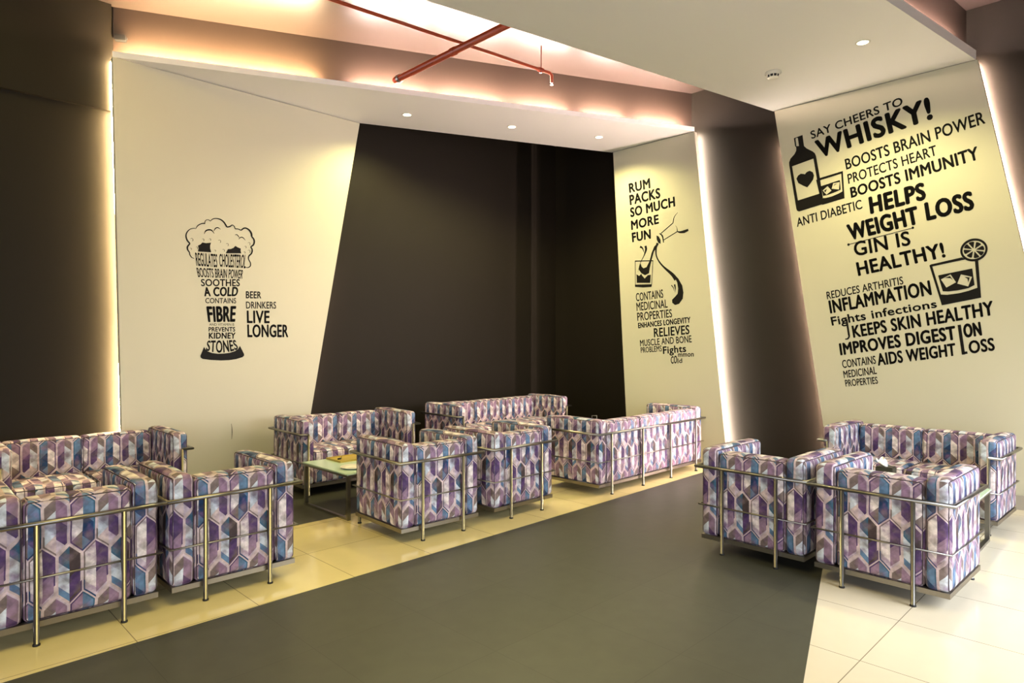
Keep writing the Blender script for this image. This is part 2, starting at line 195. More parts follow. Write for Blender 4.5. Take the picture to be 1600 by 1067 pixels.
def new_mat(name):
    m = bpy.data.materials.new(name); m.use_nodes = True
    nt = m.node_tree
    return m, nt, nt.nodes['Principled BSDF']

def plain(name, col, rough=0.5, metal=0.0, spec=0.5, noise_amt=0.0, noise_scale=8.0, bump=0.0):
    m, nt, b = new_mat(name)
    b.inputs['Base Color'].default_value = col
    b.inputs['Roughness'].default_value = rough
    b.inputs['Metallic'].default_value = metal
    b.inputs['Specular IOR Level'].default_value = spec
    if noise_amt or bump:
        tc = nt.nodes.new('ShaderNodeTexCoord')
        nz = nt.nodes.new('ShaderNodeTexNoise'); nz.inputs['Scale'].default_value = noise_scale
        nz.inputs['Detail'].default_value = 6
        nt.links.new(tc.outputs['Object'], nz.inputs['Vector'])
        if noise_amt:
            mp = nt.nodes.new('ShaderNodeMapRange')
            mp.inputs['To Min'].default_value = 1 - noise_amt; mp.inputs['To Max'].default_value = 1 + noise_amt
            nt.links.new(nz.outputs['Fac'], mp.inputs['Value'])
            mx = nt.nodes.new('ShaderNodeVectorMath'); mx.operation = 'SCALE'
            mx.inputs[0].default_value = col[:3]
            nt.links.new(mp.outputs[0], mx.inputs['Scale'])
            nt.links.new(mx.outputs[0], b.inputs['Base Color'])
        if bump:
            bp = nt.nodes.new('ShaderNodeBump'); bp.inputs['Strength'].default_value = bump
            bp.inputs['Distance'].default_value = 0.01
            nt.links.new(nz.outputs['Fac'], bp.inputs['Height'])
            nt.links.new(bp.outputs[0], b.inputs['Normal'])
    return m

def emitter(name, col, strength):
    m = bpy.data.materials.new(name); m.use_nodes = True
    nt = m.node_tree; nt.nodes.clear()
    e = nt.nodes.new('ShaderNodeEmission'); e.inputs[0].default_value = (*col, 1); e.inputs[1].default_value = strength
    o = nt.nodes.new('ShaderNodeOutputMaterial'); nt.links.new(e.outputs[0], o.inputs[0])
    return m

class NB:
    """small expression builder over math nodes"""
    def __init__(s, nt): s.nt = nt
    def m(s, op, *a, clamp=False):
        n = s.nt.nodes.new('ShaderNodeMath'); n.operation = op; n.use_clamp = clamp
        for i, v in enumerate(a):
            if isinstance(v, (int, float)): n.inputs[i].default_value = v
            else: s.nt.links.new(v, n.inputs[i])
        return n.outputs[0]
    def mix(s, fac, a, b):
        n = s.nt.nodes.new('ShaderNodeMix'); n.data_type = 'RGBA'
        for v, k in ((fac, 'Factor'), (a, 'A'), (b, 'B')):
            sock = [i for i in n.inputs if i.name == k and (i.type == 'RGBA' or k == 'Factor')][0]
            if k == 'Factor': sock = n.inputs[0]
            if isinstance(v, (int, float)): sock.default_value = v
            elif isinstance(v, tuple): sock.default_value = v
            else: s.nt.links.new(v, sock)
        return [o for o in n.outputs if o.type == 'RGBA'][0]
    def ramp4(s, fac, cols):
        n = s.nt.nodes.new('ShaderNodeValToRGB'); n.color_ramp.interpolation = 'CONSTANT'
        els = n.color_ramp.elements
        while len(els) < len(cols): els.new(0.5)
        for i, c in enumerate(cols):
            els[i].position = i / len(cols); els[i].color = c
        s.nt.links.new(fac, n.inputs[0])
        return n.outputs[0]

def fabric_material():
    m, nt, bsdf = new_mat('hexagon_print_fabric')
    B = NB(nt); M = B.m
    uv = nt.nodes.new('ShaderNodeUVMap')
    # a little waviness so that the print follows the stuffed cloth
    nz0 = nt.nodes.new('ShaderNodeTexNoise'); nz0.inputs['Scale'].default_value = 5.0
    nt.links.new(uv.outputs[0], nz0.inputs['Vector'])
    sep = nt.nodes.new('ShaderNodeSeparateXYZ'); nt.links.new(uv.outputs[0], sep.inputs[0])
    wob = M('MULTIPLY', M('SUBTRACT', nz0.outputs['Fac'], 0.5), 0.012)
    u = M('ADD', sep.outputs[0], wob); v = M('ADD', sep.outputs[1], wob)
    W, S, Tt = 0.117, 0.203, 0.056
    P = S + Tt
    v1 = M('DIVIDE', v, P); r0 = M('FLOOR', v1); vf = M('MULTIPLY', M('FRACT', v1), P)
    def local(r):
        par = M('FLOORED_MODULO', r, 2.0)
        uu = M('SUBTRACT', M('DIVIDE', u, W), M('MULTIPLY', par, 0.5))
        return M('FRACT', uu), M('FLOOR', uu), par
    lx0, _, _ = local(r0)
    zz = M('MULTIPLY', M('ABSOLUTE', M('SUBTRACT', M('MULTIPLY', lx0, 2.0), 1.0)), Tt)
    r = M('SUBTRACT', r0, M('LESS_THAN', vf, zz))
    lx, c, par = local(r)
    ly = M('SUBTRACT', v, M('MULTIPLY', r, P))
    ax = M('ABSOLUTE', M('SUBTRACT', M('MULTIPLY', lx, 2.0), 1.0))
    q = M('SUBTRACT', ly, M('MULTIPLY', ax, Tt))                 # height above the lower V
    top = M('SUBTRACT', S + 2 * Tt, M('ADD', ly, M('MULTIPLY', ax, Tt)))   # depth below the roof
    side = M('MULTIPLY', M('SUBTRACT', 1.0, ax), W / 2)
    ca = 0.72
    d = M('MINIMUM', side, M('MINIMUM', M('MULTIPLY', q, ca), M('MULTIPLY', top, ca)))
    left = M('LESS_THAN', lx, 0.5)
    typ = M('ADD', M('FLOORED_MODULO', c, 2.0), M('MULTIPLY', par, 2.0))
    tf = M('DIVIDE', M('ADD', typ, 0.5), 4.0)
    # colours of the print (types: blue hexagon, pale hexagon, pink hexagon, brown hexagon)
    pk, cr, tp, br = srgb(204,186,198), srgb(236,224,220), srgb(126,110,106), srgb(70,56,56)
    pu, db, sb, pb = srgb(78,54,98), srgb(30,62,102), srgb(96,126,158), srgb(206,212,220)
    mv, tl, be = srgb(150,122,144), srgb(54,94,120), srgb(208,188,184)
    L1 = B.ramp4(tf, [tp, be, pk, sb]); L2 = B.ramp4(tf, [cr, pb, cr, pb]); L3 = B.ramp4(tf, [mv, tp, cr, tl])
    R1 = B.ramp4(tf, [sb, pk, pk, br]); R2 = B.ramp4(tf, [db, pu, mv, pu]); R3 = B.ramp4(tf, [sb, mv, pu, br])
    # hexagon-wide chevrons: roofs in the even rows, valleys in the odd ones
    roof = M('SUBTRACT', M('ADD', ly, M('MULTIPLY', ax, Tt)), Tt)
    qs = M('ADD', M('MULTIPLY', q, par), M('MULTIPLY', roof, M('SUBTRACT', 1.0, par)))
    def column(c1, c2, c3, q1, q2):
        a = B.mix(M('GREATER_THAN', qs, q1), c1, c2)
        return B.mix(M('GREATER_THAN', qs, q2), a, c3)
    lc = column(L1, L2, L3, 0.055, 0.180)
    rc = column(R1, R2, R3, 0.030, 0.138)
    inner = B.mix(left, rc, lc)
    bl = B.ramp4(tf, [pu, be, tp, be]); brd = B.ramp4(tf, [tl, pk, pu, be])
    low = M('LESS_THAN', q, 0.06)
    bandL = B.mix(low, bl, B.ramp4(tf, [pu, tp, db, be]))
    bandR = B.mix(low, brd, B.ramp4(tf, [db, be, be, pu]))
    band = B.mix(left, bandR, bandL)
    inb = M('LESS_THAN', d, 0.0105)
    col = B.mix(inb, inner, band)
    col = B.mix(M('LESS_THAN', d, 0.0035), col, srgb(212,190,192))
    # watercolour clouds of mauve and grey-brown, then light and dark mottling
    for seed, tint, amt in ((3.7, srgb(128, 92, 132), .75), (11.3, srgb(128, 110, 104), .65)):
        mpg = nt.nodes.new('ShaderNodeMapping'); mpg.inputs['Location'].default_value = (seed, seed * .7, 0)
        nt.links.new(uv.outputs[0], mpg.inputs[0])
        nc = nt.nodes.new('ShaderNodeTexNoise'); nc.inputs['Scale'].default_value = 13; nc.inputs['Detail'].default_value = 5
        nt.links.new(mpg.outputs[0], nc.inputs['Vector'])
        rc2 = nt.nodes.new('ShaderNodeMapRange'); rc2.inputs['From Min'].default_value = .50; rc2.inputs['From Max'].default_value = .70
        rc2.inputs['To Max'].default_value = amt
        nt.links.new(nc.outputs['Fac'], rc2.inputs['Value'])
        col = B.mix(M('MULTIPLY', rc2.outputs[0], M('SUBTRACT', 1.0, M('MULTIPLY', inb, .6))), col, tint)
    nz = nt.nodes.new('ShaderNodeTexNoise'); nz.inputs['Scale'].default_value = 22; nz.inputs['Detail'].default_value = 4
    nt.links.new(uv.outputs[0], nz.inputs['Vector'])
    mp = nt.nodes.new('ShaderNodeMapRange'); mp.inputs['From Min'].default_value = .3; mp.inputs['From Max'].default_value = .7
    mp.inputs['To Min'].default_value = 0.62; mp.inputs['To Max'].default_value = 1.18
    nt.links.new(nz.outputs['Fac'], mp.inputs['Value'])
    grad = M('ADD', 0.90, M('MULTIPLY', M('FRACT', M('MULTIPLY', q, 9.0)), 0.2))
    sc = nt.nodes.new('ShaderNodeVectorMath'); sc.operation = 'SCALE'
    nt.links.new(col, sc.inputs[0]); nt.links.new(M('MULTIPLY', mp.outputs[0], grad), sc.inputs['Scale'])
    nt.links.new(sc.outputs[0], bsdf.inputs['Base Color'])
    bsdf.inputs['Roughness'].default_value = 0.55
    bsdf.inputs['Specular IOR Level'].default_value = 0.35
    return m

def tile_material(name, col, joint, rough, g0, n0, bw, rh, mort=0.003, mott=0.05, spec=0.5):
    m, nt, b = new_mat(name)
    tc = nt.nodes.new('ShaderNodeTexCoord'); mp = nt.nodes.new('ShaderNodeMapping')
    mp.inputs['Location'].default_value = (-g0, -n0, 0)
    nt.links.new(tc.outputs['Object'], mp.inputs[0])
    br = nt.nodes.new('ShaderNodeTexBrick'); br.offset = 0; br.squash = 1
    br.inputs['Scale'].default_value = 1; br.inputs['Brick Width'].default_value = bw
    br.inputs['Row Height'].default_value = rh; br.inputs['Mortar Size'].default_value = mort
    br.inputs['Mortar Smooth'].default_value = 0; br.inputs['Bias'].default_value = 0
    c2 = tuple(x * (1 - mott) for x in col[:3]) + (1,)
    br.inputs['Color1'].default_value = col; br.inputs['Color2'].default_value = c2
    br.inputs['Mortar'].default_value = joint
    nt.links.new(mp.outputs[0], br.inputs['Vector'])
    nz = nt.nodes.new('ShaderNodeTexNoise'); nz.inputs['Scale'].default_value = 9; nz.inputs['Detail'].default_value = 8
    nt.links.new(tc.outputs['Object'], nz.inputs['Vector'])
    rg = nt.nodes.new('ShaderNodeMapRange'); rg.inputs['To Min'].default_value = 1 - mott * 2; rg.inputs['To Max'].default_value = 1 + mott * 2
    nt.links.new(nz.outputs['Fac'], rg.inputs['Value'])
    sc = nt.nodes.new('ShaderNodeVectorMath'); sc.operation = 'SCALE'
    nt.links.new(br.outputs['Color'], sc.inputs[0]); nt.links.new(rg.outputs[0], sc.inputs['Scale'])
    nt.links.new(sc.outputs[0], b.inputs['Base Color'])
    b.inputs['Roughness'].default_value = rough
    b.inputs['Specular IOR Level'].default_value = spec
    return m

MAT = {}
MAT['fabric'] = fabric_material()
MAT['piping'] = plain('piping_cord', srgb(58, 44, 50), 0.6)
MAT['steel'] = plain('brushed_steel', srgb(146, 143, 137), 0.29, 1.0, noise_amt=.04, noise_scale=60)
MAT['plinth'] = plain('satin_steel', srgb(156, 149, 136), 0.38, 1.0, noise_amt=.05, noise_scale=40)
MAT['rubber'] = plain('black_rubber', srgb(24, 22, 22), 0.6)
MAT['under'] = plain('black_lining', srgb(18, 17, 17), 0.9)
MAT['dark_wall'] = plain('dark_brown_paint', srgb(28, 24, 17), 0.6, spec=0.14, noise_amt=.06, noise_scale=3, bump=.03)
MAT['led_lit_wall'] = plain('dark_paint_led_lit', srgb(54, 43, 35), 0.42, spec=0.35, noise_amt=.06, noise_scale=3, bump=.03)  # dark wall paint lightened: part of the LED glow is put into the colour
MAT['dark_ceiling'] = plain('brown_ceiling_paint', srgb(62, 52, 46), 0.36, spec=0.4, noise_amt=.05, noise_scale=2)
MAT['cream'] = plain('cream_panel_paint', srgb(200, 195, 171), 0.55, spec=0.3, noise_amt=.015, noise_scale=3)
MAT['soffit'] = plain('white_ceiling_paint', srgb(240, 237, 230), 0.6, spec=0.3)
MAT['vinyl'] = plain('black_vinyl', srgb(20, 18, 16), 0.55, spec=0.15)
MAT['tile'] = tile_material('cream_floor_tile', srgb(230, 213, 156), srgb(150, 134, 100), 0.13, .963, 3.695, .632, .65, .0022, .02)
MAT['tile_right'] = tile_material('cream_floor_tile_by_entrance', srgb(226, 214, 190), srgb(140, 128, 108), 0.13, 3.355, 1.045, .632, .65, .0022, .015)
MAT['slate'] = tile_material('dark_grey_floor_tile', srgb(71, 71, 61), srgb(58, 58, 49), 0.42, 2.185, 1.03, .62, .65, .002, .10, .4)
MAT['glass'] = None
MAT['red'] = plain('red_oxide_pipe_paint', srgb(150, 56, 20), 0.35, noise_amt=.15, noise_scale=14)
MAT['white_plastic'] = plain('white_plastic', srgb(226, 222, 208), 0.4)
MAT['china'] = plain('white_china', srgb(240, 236, 222), 0.15)
MAT['wood'] = plain('varnished_wood', srgb(184, 160, 70), 0.4, noise_amt=.1, noise_scale=20)
MAT['black'] = plain('black_plastic', srgb(14, 13, 12), 0.6)
MAT['box'] = plain('dark_leatherette', srgb(52, 46, 36), 0.45)
MAT['tissue'] = plain('white_tissue_paper', srgb(246, 242, 226), 0.9)
MAT['skirting'] = plain('grey_skirting', srgb(168, 160, 146), 0.4)
MAT['joint'] = plain('wall_seam', srgb(26, 20, 18), 0.8)
MAT['led_warm'] = emitter('warm_led', (1.0, 0.74, 0.40), 380)
MAT['led_pink'] = emitter('pink_white_led', (1.0, 0.74, 0.64), 22)
MAT['led_white'] = emitter('white_led', (1.0, 0.84, 0.74), 220)
MAT['led_top_warm'] = emitter('warm_cove_led', (1.0, 0.72, 0.42), 1500)
MAT['led_top_pink'] = emitter('pink_cove_led', (1.0, 0.76, 0.66), 1150)
MAT['led_edge_pink'] = emitter('pink_edge_led', (1.0, 0.76, 0.72), 1000)
MAT['led_dim'] = emitter('dim_pink_led', (1.0, 0.70, 0.62), 90)
MAT['lamp'] = emitter('downlight_lens', (1.0, 0.95, 0.60), 9)

def glass_material():
    m, nt, b = new_mat('frosted_green_glass')
    b.inputs['Base Color'].default_value = srgb(206, 230, 204)
    b.inputs['Roughness'].default_value = 0.14
    b.inputs['Transmission Weight'].default_value = 0.12
    b.inputs['IOR'].default_value = 1.5
    return m
MAT['glass'] = glass_material()

# ------------------------------------------------------------------ mesh helpers
def link(name, me, parent=None, mats=(), smooth=False):
    o = bpy.data.objects.new(name, me); COL.objects.link(o)
    for mt in mats: me.materials.append(MAT[mt])
    if smooth:
        for p in me.polygons: p.use_smooth = True
    if parent is not None: o.parent = parent
    return o

def from_bm(name, bm, parent=None, mats=(), smooth=False):
    me = bpy.data.meshes.new(name); bm.normal_update(); bm.to_mesh(me); bm.free()
    return link(name, me, parent, mats, smooth)

def thing(name, label, cat, loc=(0, 0, 0), rz=0.0, group=None):
    o = bpy.data.objects.new(name, None); COL.objects.link(o)
    o.empty_display_size = 0.1
    o.location = loc; o.rotation_euler = (0, 0, rz)
    tag(o, label, cat, group)
    return o

def tag(o, label, cat, group=None):
    o['label'] = label; o['category'] = cat
    if group: o['group'] = group
    return o

def structure(o):
    o['kind'] = 'structure'; return o

def box(bm, x0, x1, y0, y1, z0, z1, mi=0):
    vs = [bm.verts.new(p) for p in ((x0,y0,z0),(x1,y0,z0),(x1,y1,z0),(x0,y1,z0),(x0,y0,z1),(x1,y0,z1),(x1,y1,z1),(x0,y1,z1))]
    for f in ((0,3,2,1),(4,5,6,7),(0,1,5,4),(1,2,6,5),(2,3,7,6),(3,0,4,7)):
        fc = bm.faces.new([vs[i] for i in f]); fc.material_index = mi
    return vs

def prism(bm, poly, z0, z1):
    """vertical prism over a plan polygon given counter-clockwise"""
    a = [bm.verts.new((x, y, z0)) for x, y in poly]; b = [bm.verts.new((x, y, z1)) for x, y in poly]
    n = len(poly)
    bm.faces.new(a[::-1]); bm.faces.new(b)
    for i in range(n): bm.faces.new((a[i], a[(i+1) % n], b[(i+1) % n], b[i]))

def tube(bm, pts, r, seg=12, cap=True, closed=False, mi=0):
    """mitred round tube along a polyline"""
    pts = [Vector(p) for p in pts]; n = len(pts)
    rings = []; up = None
    for i in range(n):
        if closed: a = (pts[i] - pts[i-1]).normalized(); b = (pts[(i+1) % n] - pts[i]).normalized()
        else:
            a = (pts[i] - pts[i-1]).normalized() if i else (pts[1] - pts[0]).normalized()
            b = (pts[i+1] - pts[i]).normalized() if i < n-1 else a
        t = (a + b).normalized()
        if up is None:
            up = Vector((0, 0, 1)) if abs(t.z) < 0.9 else Vector((1, 0, 0))
            up = (up - a * up.dot(a)).normalized()
        else:
            up = (up - a * up.dot(a)).normalized()
        sd = a.cross(up).normalized()
        ring = []
        for k in range(seg):
            an = 2 * math.pi * k / seg
            p = up * math.cos(an) * r + sd * math.sin(an) * r
            den = t.dot(a)
            p = p - a * (p.dot(t) / max(den, 0.2))          # slide along the incoming tube onto the mitre plane
            ring.append(bm.verts.new(pts[i] + p))
        rings.append(ring)
        up = (up - b * up.dot(b)).normalized() if abs(up.dot(b)) < 0.95 else (-a if up.dot(b) > 0 else a)
    m = n if closed else n - 1
    for i in range(m):
        A, Bq = rings[i], rings[(i+1) % n]
        for k in range(seg):
            f = bm.faces.new((A[k], A[(k+1) % seg], Bq[(k+1) % seg], Bq[k])); f.smooth = True; f.material_index = mi
    if cap and not closed:
        for rg in (rings[0], rings[-1]):
            f = bm.faces.new(rg); f.material_index = mi

def lathe(bm, prof, seg=32, centre=(0, 0), mi=0, smooth=True):
    rings = []
    for r, z in prof:
        if r < 1e-6: rings.append([bm.verts.new((centre[0], centre[1], z))])
        else: rings.append([bm.verts.new((centre[0] + r * math.cos(2*math.pi*k/seg), centre[1] + r * math.sin(2*math.pi*k/seg), z)) for k in range(seg)])
    for A, Bq in zip(rings, rings[1:]):
        for k in range(seg):
            vs = [A[k % len(A)], A[(k+1) % len(A)], Bq[(k+1) % len(Bq)], Bq[k % len(Bq)]]
            u = []
            for q in vs:
                if q not in u: u.append(q)
            if len(u) > 2:
                f = bm.faces.new(u); f.smooth = smooth; f.material_index = mi

def copy_tree(o, parent=None):
    c = o.copy(); COL.objects.link(c)
    if parent is not None: c.parent = parent
    for ch in list(o.children): copy_tree(ch, c)
    return c

# ------------------------------------------------------------------ setting: floor
# one floor: cream strip under the left lounge, dark aisle, cream tiles by the entrance, dark band along the back wall
def line_a(g): return 3.657 + 0.0268 * (g - 0.44)
def line_c(g): return 1.153 + 0.310 * (g - 2.956)
bm = bmesh.new()
gs = [-7.0, 0.0, 2.956, 7.5, 9.0]
bounds = [lambda g: -7.0, line_c, line_a, lambda g: 5.08, lambda g: 7.4]
grid = [[bm.verts.new((g, b(g), 0)) for b in bounds] for g in gs]
for i in range(len(gs) - 1):
    for j, mi in enumerate((0, 1, 2, 1)):
        f = bm.faces.new((grid[i][j], grid[i+1][j], grid[i+1][j+1], grid[i][j+1])); f.material_index = mi
fl = structure(from_bm('floor', bm, None, ('tile_right', 'slate', 'tile')))
fl.rotation_euler = (0, 0, TH)

# ------------------------------------------------------------------ setting: walls and ceiling (grid space objects)
def grid_box(name, g0, g1, n0, n1, z0, z1, mat):
    bm = bmesh.new(); box(bm, g0, g1, n0, n1, z0, z1)
    o = from_bm(name, bm, None, (mat,)); o.rotation_euler = (0, 0, TH)
    return structure(o)

ZS = 4.17           # underside of both hung ceilings
ZC = 4.71           # main ceiling
NW, MW, MB = 7.10, 7.54, 8.00
grid_box('wall_left', -7.0, MB + .1, NW, NW + .12, 0, ZC, 'dark_wall')
grid_box('trim_1', -7.0, 1.63, NW - .045, NW, 3.70, ZC, 'dark_wall')           # deeper upper half of the left wall
grid_box('wall_back', MB, MB + .12, 5.28, NW, 0, ZC, 'dark_wall')              # right-hand side of the recess
grid_box('wall_recess', MW + .12, MB, 5.28, 5.40, 0, ZC, 'dark_wall')
bm = bmesh.new()
box(bm, MW, MW + .12, -1.54, 5.40, 0, ZC)
o = structure(from_bm('wall_right', bm, None, ('dark_wall',))); o.rotation_euler = (0, 0, TH)
# glazed entrance wall on the right, outside the frame
bm = bmesh.new()
box(bm, 1.5, MW, -1.54, -1.42, 3.05, ZC); box(bm, 1.5, 2.6, -1.54, -1.42, 0, 3.05); box(bm, 7.38, MW, -1.54, -1.42, 0, 3.05)
o = structure(from_bm('wall_entrance', bm, None, ('dark_wall',))); o.rotation_euler = (0, 0, TH)
w1 = structure(bpy.data.objects.new('window_1', None)); COL.objects.link(w1); w1.rotation_euler = (0, 0, TH)
bm = bmesh.new()
for g in (2.6, 3.78, 4.96, 6.14, 7.32): box(bm, g, g + .06, -1.52, -1.44, .06, 2.99)
box(bm, 2.6, 7.38, -1.52, -1.44, 2.99, 3.05); box(bm, 2.6, 7.38, -1.52, -1.44, 0, .06)
from_bm('window_frame', bm, w1, ('steel',))
grid_box('ceiling', -7.0, MB + .2, -7.0, NW + .2, ZC, ZC + .1, 'dark_ceiling')

# upper wall over the left lounge, standing just behind the edge of the hung ceiling
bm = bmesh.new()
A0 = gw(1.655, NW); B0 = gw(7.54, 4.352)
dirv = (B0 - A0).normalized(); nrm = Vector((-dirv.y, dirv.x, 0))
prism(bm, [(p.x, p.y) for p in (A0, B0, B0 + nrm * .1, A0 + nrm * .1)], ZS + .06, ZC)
structure(from_bm('wall_upper', bm, None, ('led_lit_wall',)))
# thin painted seam in the corner
bm = bmesh.new(); q = A0 - nrm * .004
tube(bm, [(q.x, q.y, 4.42), (q.x, q.y, ZC - .01)], .006, 6)
structure(from_bm('trim_2', bm, None, ('joint',)))

# bulkhead above the hung ceiling on the right
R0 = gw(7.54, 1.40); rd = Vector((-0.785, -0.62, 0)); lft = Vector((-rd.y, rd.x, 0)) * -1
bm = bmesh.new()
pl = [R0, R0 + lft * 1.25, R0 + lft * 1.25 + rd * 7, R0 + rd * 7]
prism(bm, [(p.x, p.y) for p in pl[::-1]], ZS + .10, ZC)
structure(from_bm('wall_bulkhead', bm, None, ('led_lit_wall',)))

# ------------------------------------------------------------------ hung ceilings
def slab(name, poly, z0, z1, label, cat):
    bm = bmesh.new(); prism(bm, poly, z0, z1)
    bmesh.ops.recalc_face_normals(bm, faces=bm.faces)
    o = from_bm(name, bm, None, ('soffit',))
    return structure(o)
FL, FR, RR, RL = gw(1.612, 6.94), gw(7.409, 4.236), gw(7.42, 5.53), gw(4.22, 6.94)
slab('ceiling_hung_over_lounge', [(p.x, p.y) for p in (FL, FR, RR, RL)], ZS, ZS + .055, '', '')
T1, T2 = gw(7.42, 3.232), gw(7.42, 1.30)
dl = (Vector((-0.686, 5.06, 0)) - gw(7.447, 3.232)).normalized(); dr = (Vector((2.883, 5.06, 0)) - gw(7.488, 1.302)).normalized()
pl = [T1, T1 + dl * 8.5, T2 + dr * 8.5, T2]
slab('ceiling_hung_by_entrance', [(p.x, p.y) for p in pl], ZS, ZS + .09, '', '')

# ------------------------------------------------------------------ wall panels with their printed slogans
def bilerp(q, s, t):
    (ax, az), (bx, bz), (cx, cz), (dx, dz) = q         # bottom left, bottom right, top right, top left
    return ((ax*(1-s) + bx*s)*(1-t) + (dx*(1-s) + cx*s)*t, (az*(1-s) + bz*s)*(1-t) + (dz*(1-s) + cz*s)*t)

def eval_mesh(cu):
    o = bpy.data.objects.new('tmp', cu); COL.objects.link(o)
    dg = bpy.context.evaluated_depsgraph_get(); dg.update()
    me = bpy.data.meshes.new_from_object(o.evaluated_get(dg))
    bpy.data.objects.remove(o); bpy.data.curves.remove(cu)
    me.materials.clear()
    return me

CAP = 0.6825
def lettering(txt, quad, bold, bow, parent, y):
    cu = bpy.data.curves.new('txt', 'FONT'); cu.body = txt; cu.resolution_u = 4; cu.space_character = 1 + bold * 2.6
    me = eval_mesh(cu)
    xs = [v.co.x for v in me.vertices]
    qw = math.dist(quad[0], quad[1]); qh = (math.dist(quad[0], quad[3]) + math.dist(quad[1], quad[2])) / 2
    wide = max(.8, min(2.2, (qh / CAP) / (qw / (max(xs) - min(xs)))))
    if bold:                                        # heavier strokes: the outline repeated around a small circle
        bm = bmesh.new()
        for k in range(8):
            n0 = len(bm.verts); bm.from_mesh(me); bm.verts.ensure_lookup_table()
            dx, dy = bold * wide * math.cos(k * math.pi / 4), bold * math.sin(k * math.pi / 4)
            for v in bm.verts[n0:]: v.co.x += dx; v.co.y += dy
        bm.to_mesh(me); bm.free()
    xs = [v.co.x for v in me.vertices]; x0, x1 = min(xs), max(xs)
    for v in me.vertices:
        s = (v.co.x - x0) / (x1 - x0); t = (v.co.y + bold) / (CAP + 2 * bold)
        x, z = bilerp(quad, s, t)
        if bow: z -= bow * (4*s*(1-s)) * (1 - t) * .9
        v.co = (x, y, z)
    me.name = 'slogan_lettering'
    return link('slogan_lettering', me, parent, ('vinyl',))

def filled(loops, y):
    cu = bpy.data.curves.new('poly', 'CURVE'); cu.dimensions = '2D'; cu.fill_mode = 'BOTH'
    for lp in loops:
        sp = cu.splines.new('POLY'); sp.points.add(len(lp) - 1); sp.use_cyclic_u = True
        for p, (x, z) in zip(sp.points, lp): p.co = (x, z, 0, 1)
    me = eval_mesh(cu)
    for v in me.vertices: v.co = (v.co.x, y, v.co.y)
    return me

def catmull(pts, ws, n=7):
    P = [Vector(p) for p in pts]; out = []; wo = []
    for i in range(len(P) - 1):
        p0 = P[i-1] if i else P[0] * 2 - P[1]; p1, p2 = P[i], P[i+1]; p3 = P[i+2] if i + 2 < len(P) else P[-1] * 2 - P[-2]
        for k in range(n):
            t = k / n
            out.append(0.5 * ((2*p1) + (p2-p0)*t + (2*p0-5*p1+4*p2-p3)*t*t + (3*p1-p0-3*p2+p3)*t**3)); wo.append(ws[i]*(1-t)+ws[i+1]*t)
    out.append(P[-1]); wo.append(ws[-1])
    return out, wo

def ribbon(bm, pts, ws, y, smooth):
    if smooth and len(pts) > 2: P, W = catmull(pts, ws)
    else: P, W = [Vector(p) for p in pts], ws
    vs = []
    for i in range(len(P)):
        d = (P[min(i+1, len(P)-1)] - P[max(i-1, 0)]).normalized(); nn = Vector((-d.y, d.x)) * W[i] / 2
        a, b = P[i] + nn, P[i] - nn
        vs.append((bm.verts.new((a.x, y, a.y)), bm.verts.new((b.x, y, b.y))))
    for (a, b), (c, d) in zip(vs, vs[1:]): bm.faces.new((a, b, d, c))

PANELS = {
 'beer': (gw(1.60, 6.92), TH, 'tall cream wall panel printed with a beer glass made of words'),
 'rum': (gw(7.40, 5.55), TH - math.pi/2, 'narrow cream wall panel with the rum slogan and a pouring bottle'),
 'whisky': (gw(7.40, 3.30), TH - math.pi/2, 'wide cream wall panel on the right printed with whisky and gin slogans'),
}
PANEL_OBJ = {}
for key, (loc, rz, label) in PANELS.items():
    root = thing('wall_panel', label, 'wall panel', loc, rz)
    PANEL_OBJ[key] = root
    bm = bmesh.new()
    ol = [(x, min(z, ZS - .008)) for x, z in PANEL_OUTLINES[key]]      # a fine shadow gap under the hung ceiling
    fr = [bm.verts.new((x, 0, z)) for x, z in ol]; bk = [bm.verts.new((x, .06, z)) for x, z in ol]
    bm.faces.new(fr); bm.faces.new(bk[::-1])
    for i in range(4): bm.faces.new((fr[i], bk[i], bk[(i+1) % 4], fr[(i+1) % 4]))
    bmesh.ops.recalc_face_normals(bm, faces=bm.faces)
    from_bm('board', bm, root, ('cream',))
pieces = {}
for d in WALL_GRAPHICS:
    root = PANEL_OBJ[d[1]]
    if d[0] == 'text': lettering(d[2], d[5], d[3], d[4], root, -.0015)
    else:
        bm = pieces.setdefault((d[1], d[2]), bmesh.new())
        if d[0] == 'poly':
            me = filled(d[3], -.002); bm.from_mesh(me); bpy.data.meshes.remove(me)
        else: ribbon(bm, d[3], d[4], -.0025, d[5])
for (pn, nm), bm in pieces.items(): from_bm(nm, bm, PANEL_OBJ[pn], ('vinyl',))

# low grey skirting at the foot of the whisky panel
bm = bmesh.new(); box(bm, .69, 2.83, -.022, -.002, 0, .13)
sk = structure(from_bm('baseboard_right', bm, None, ('skirting',))); sk.location = gw(7.40, 3.30); sk.rotation_euler = (0, 0, TH - math.pi/2)

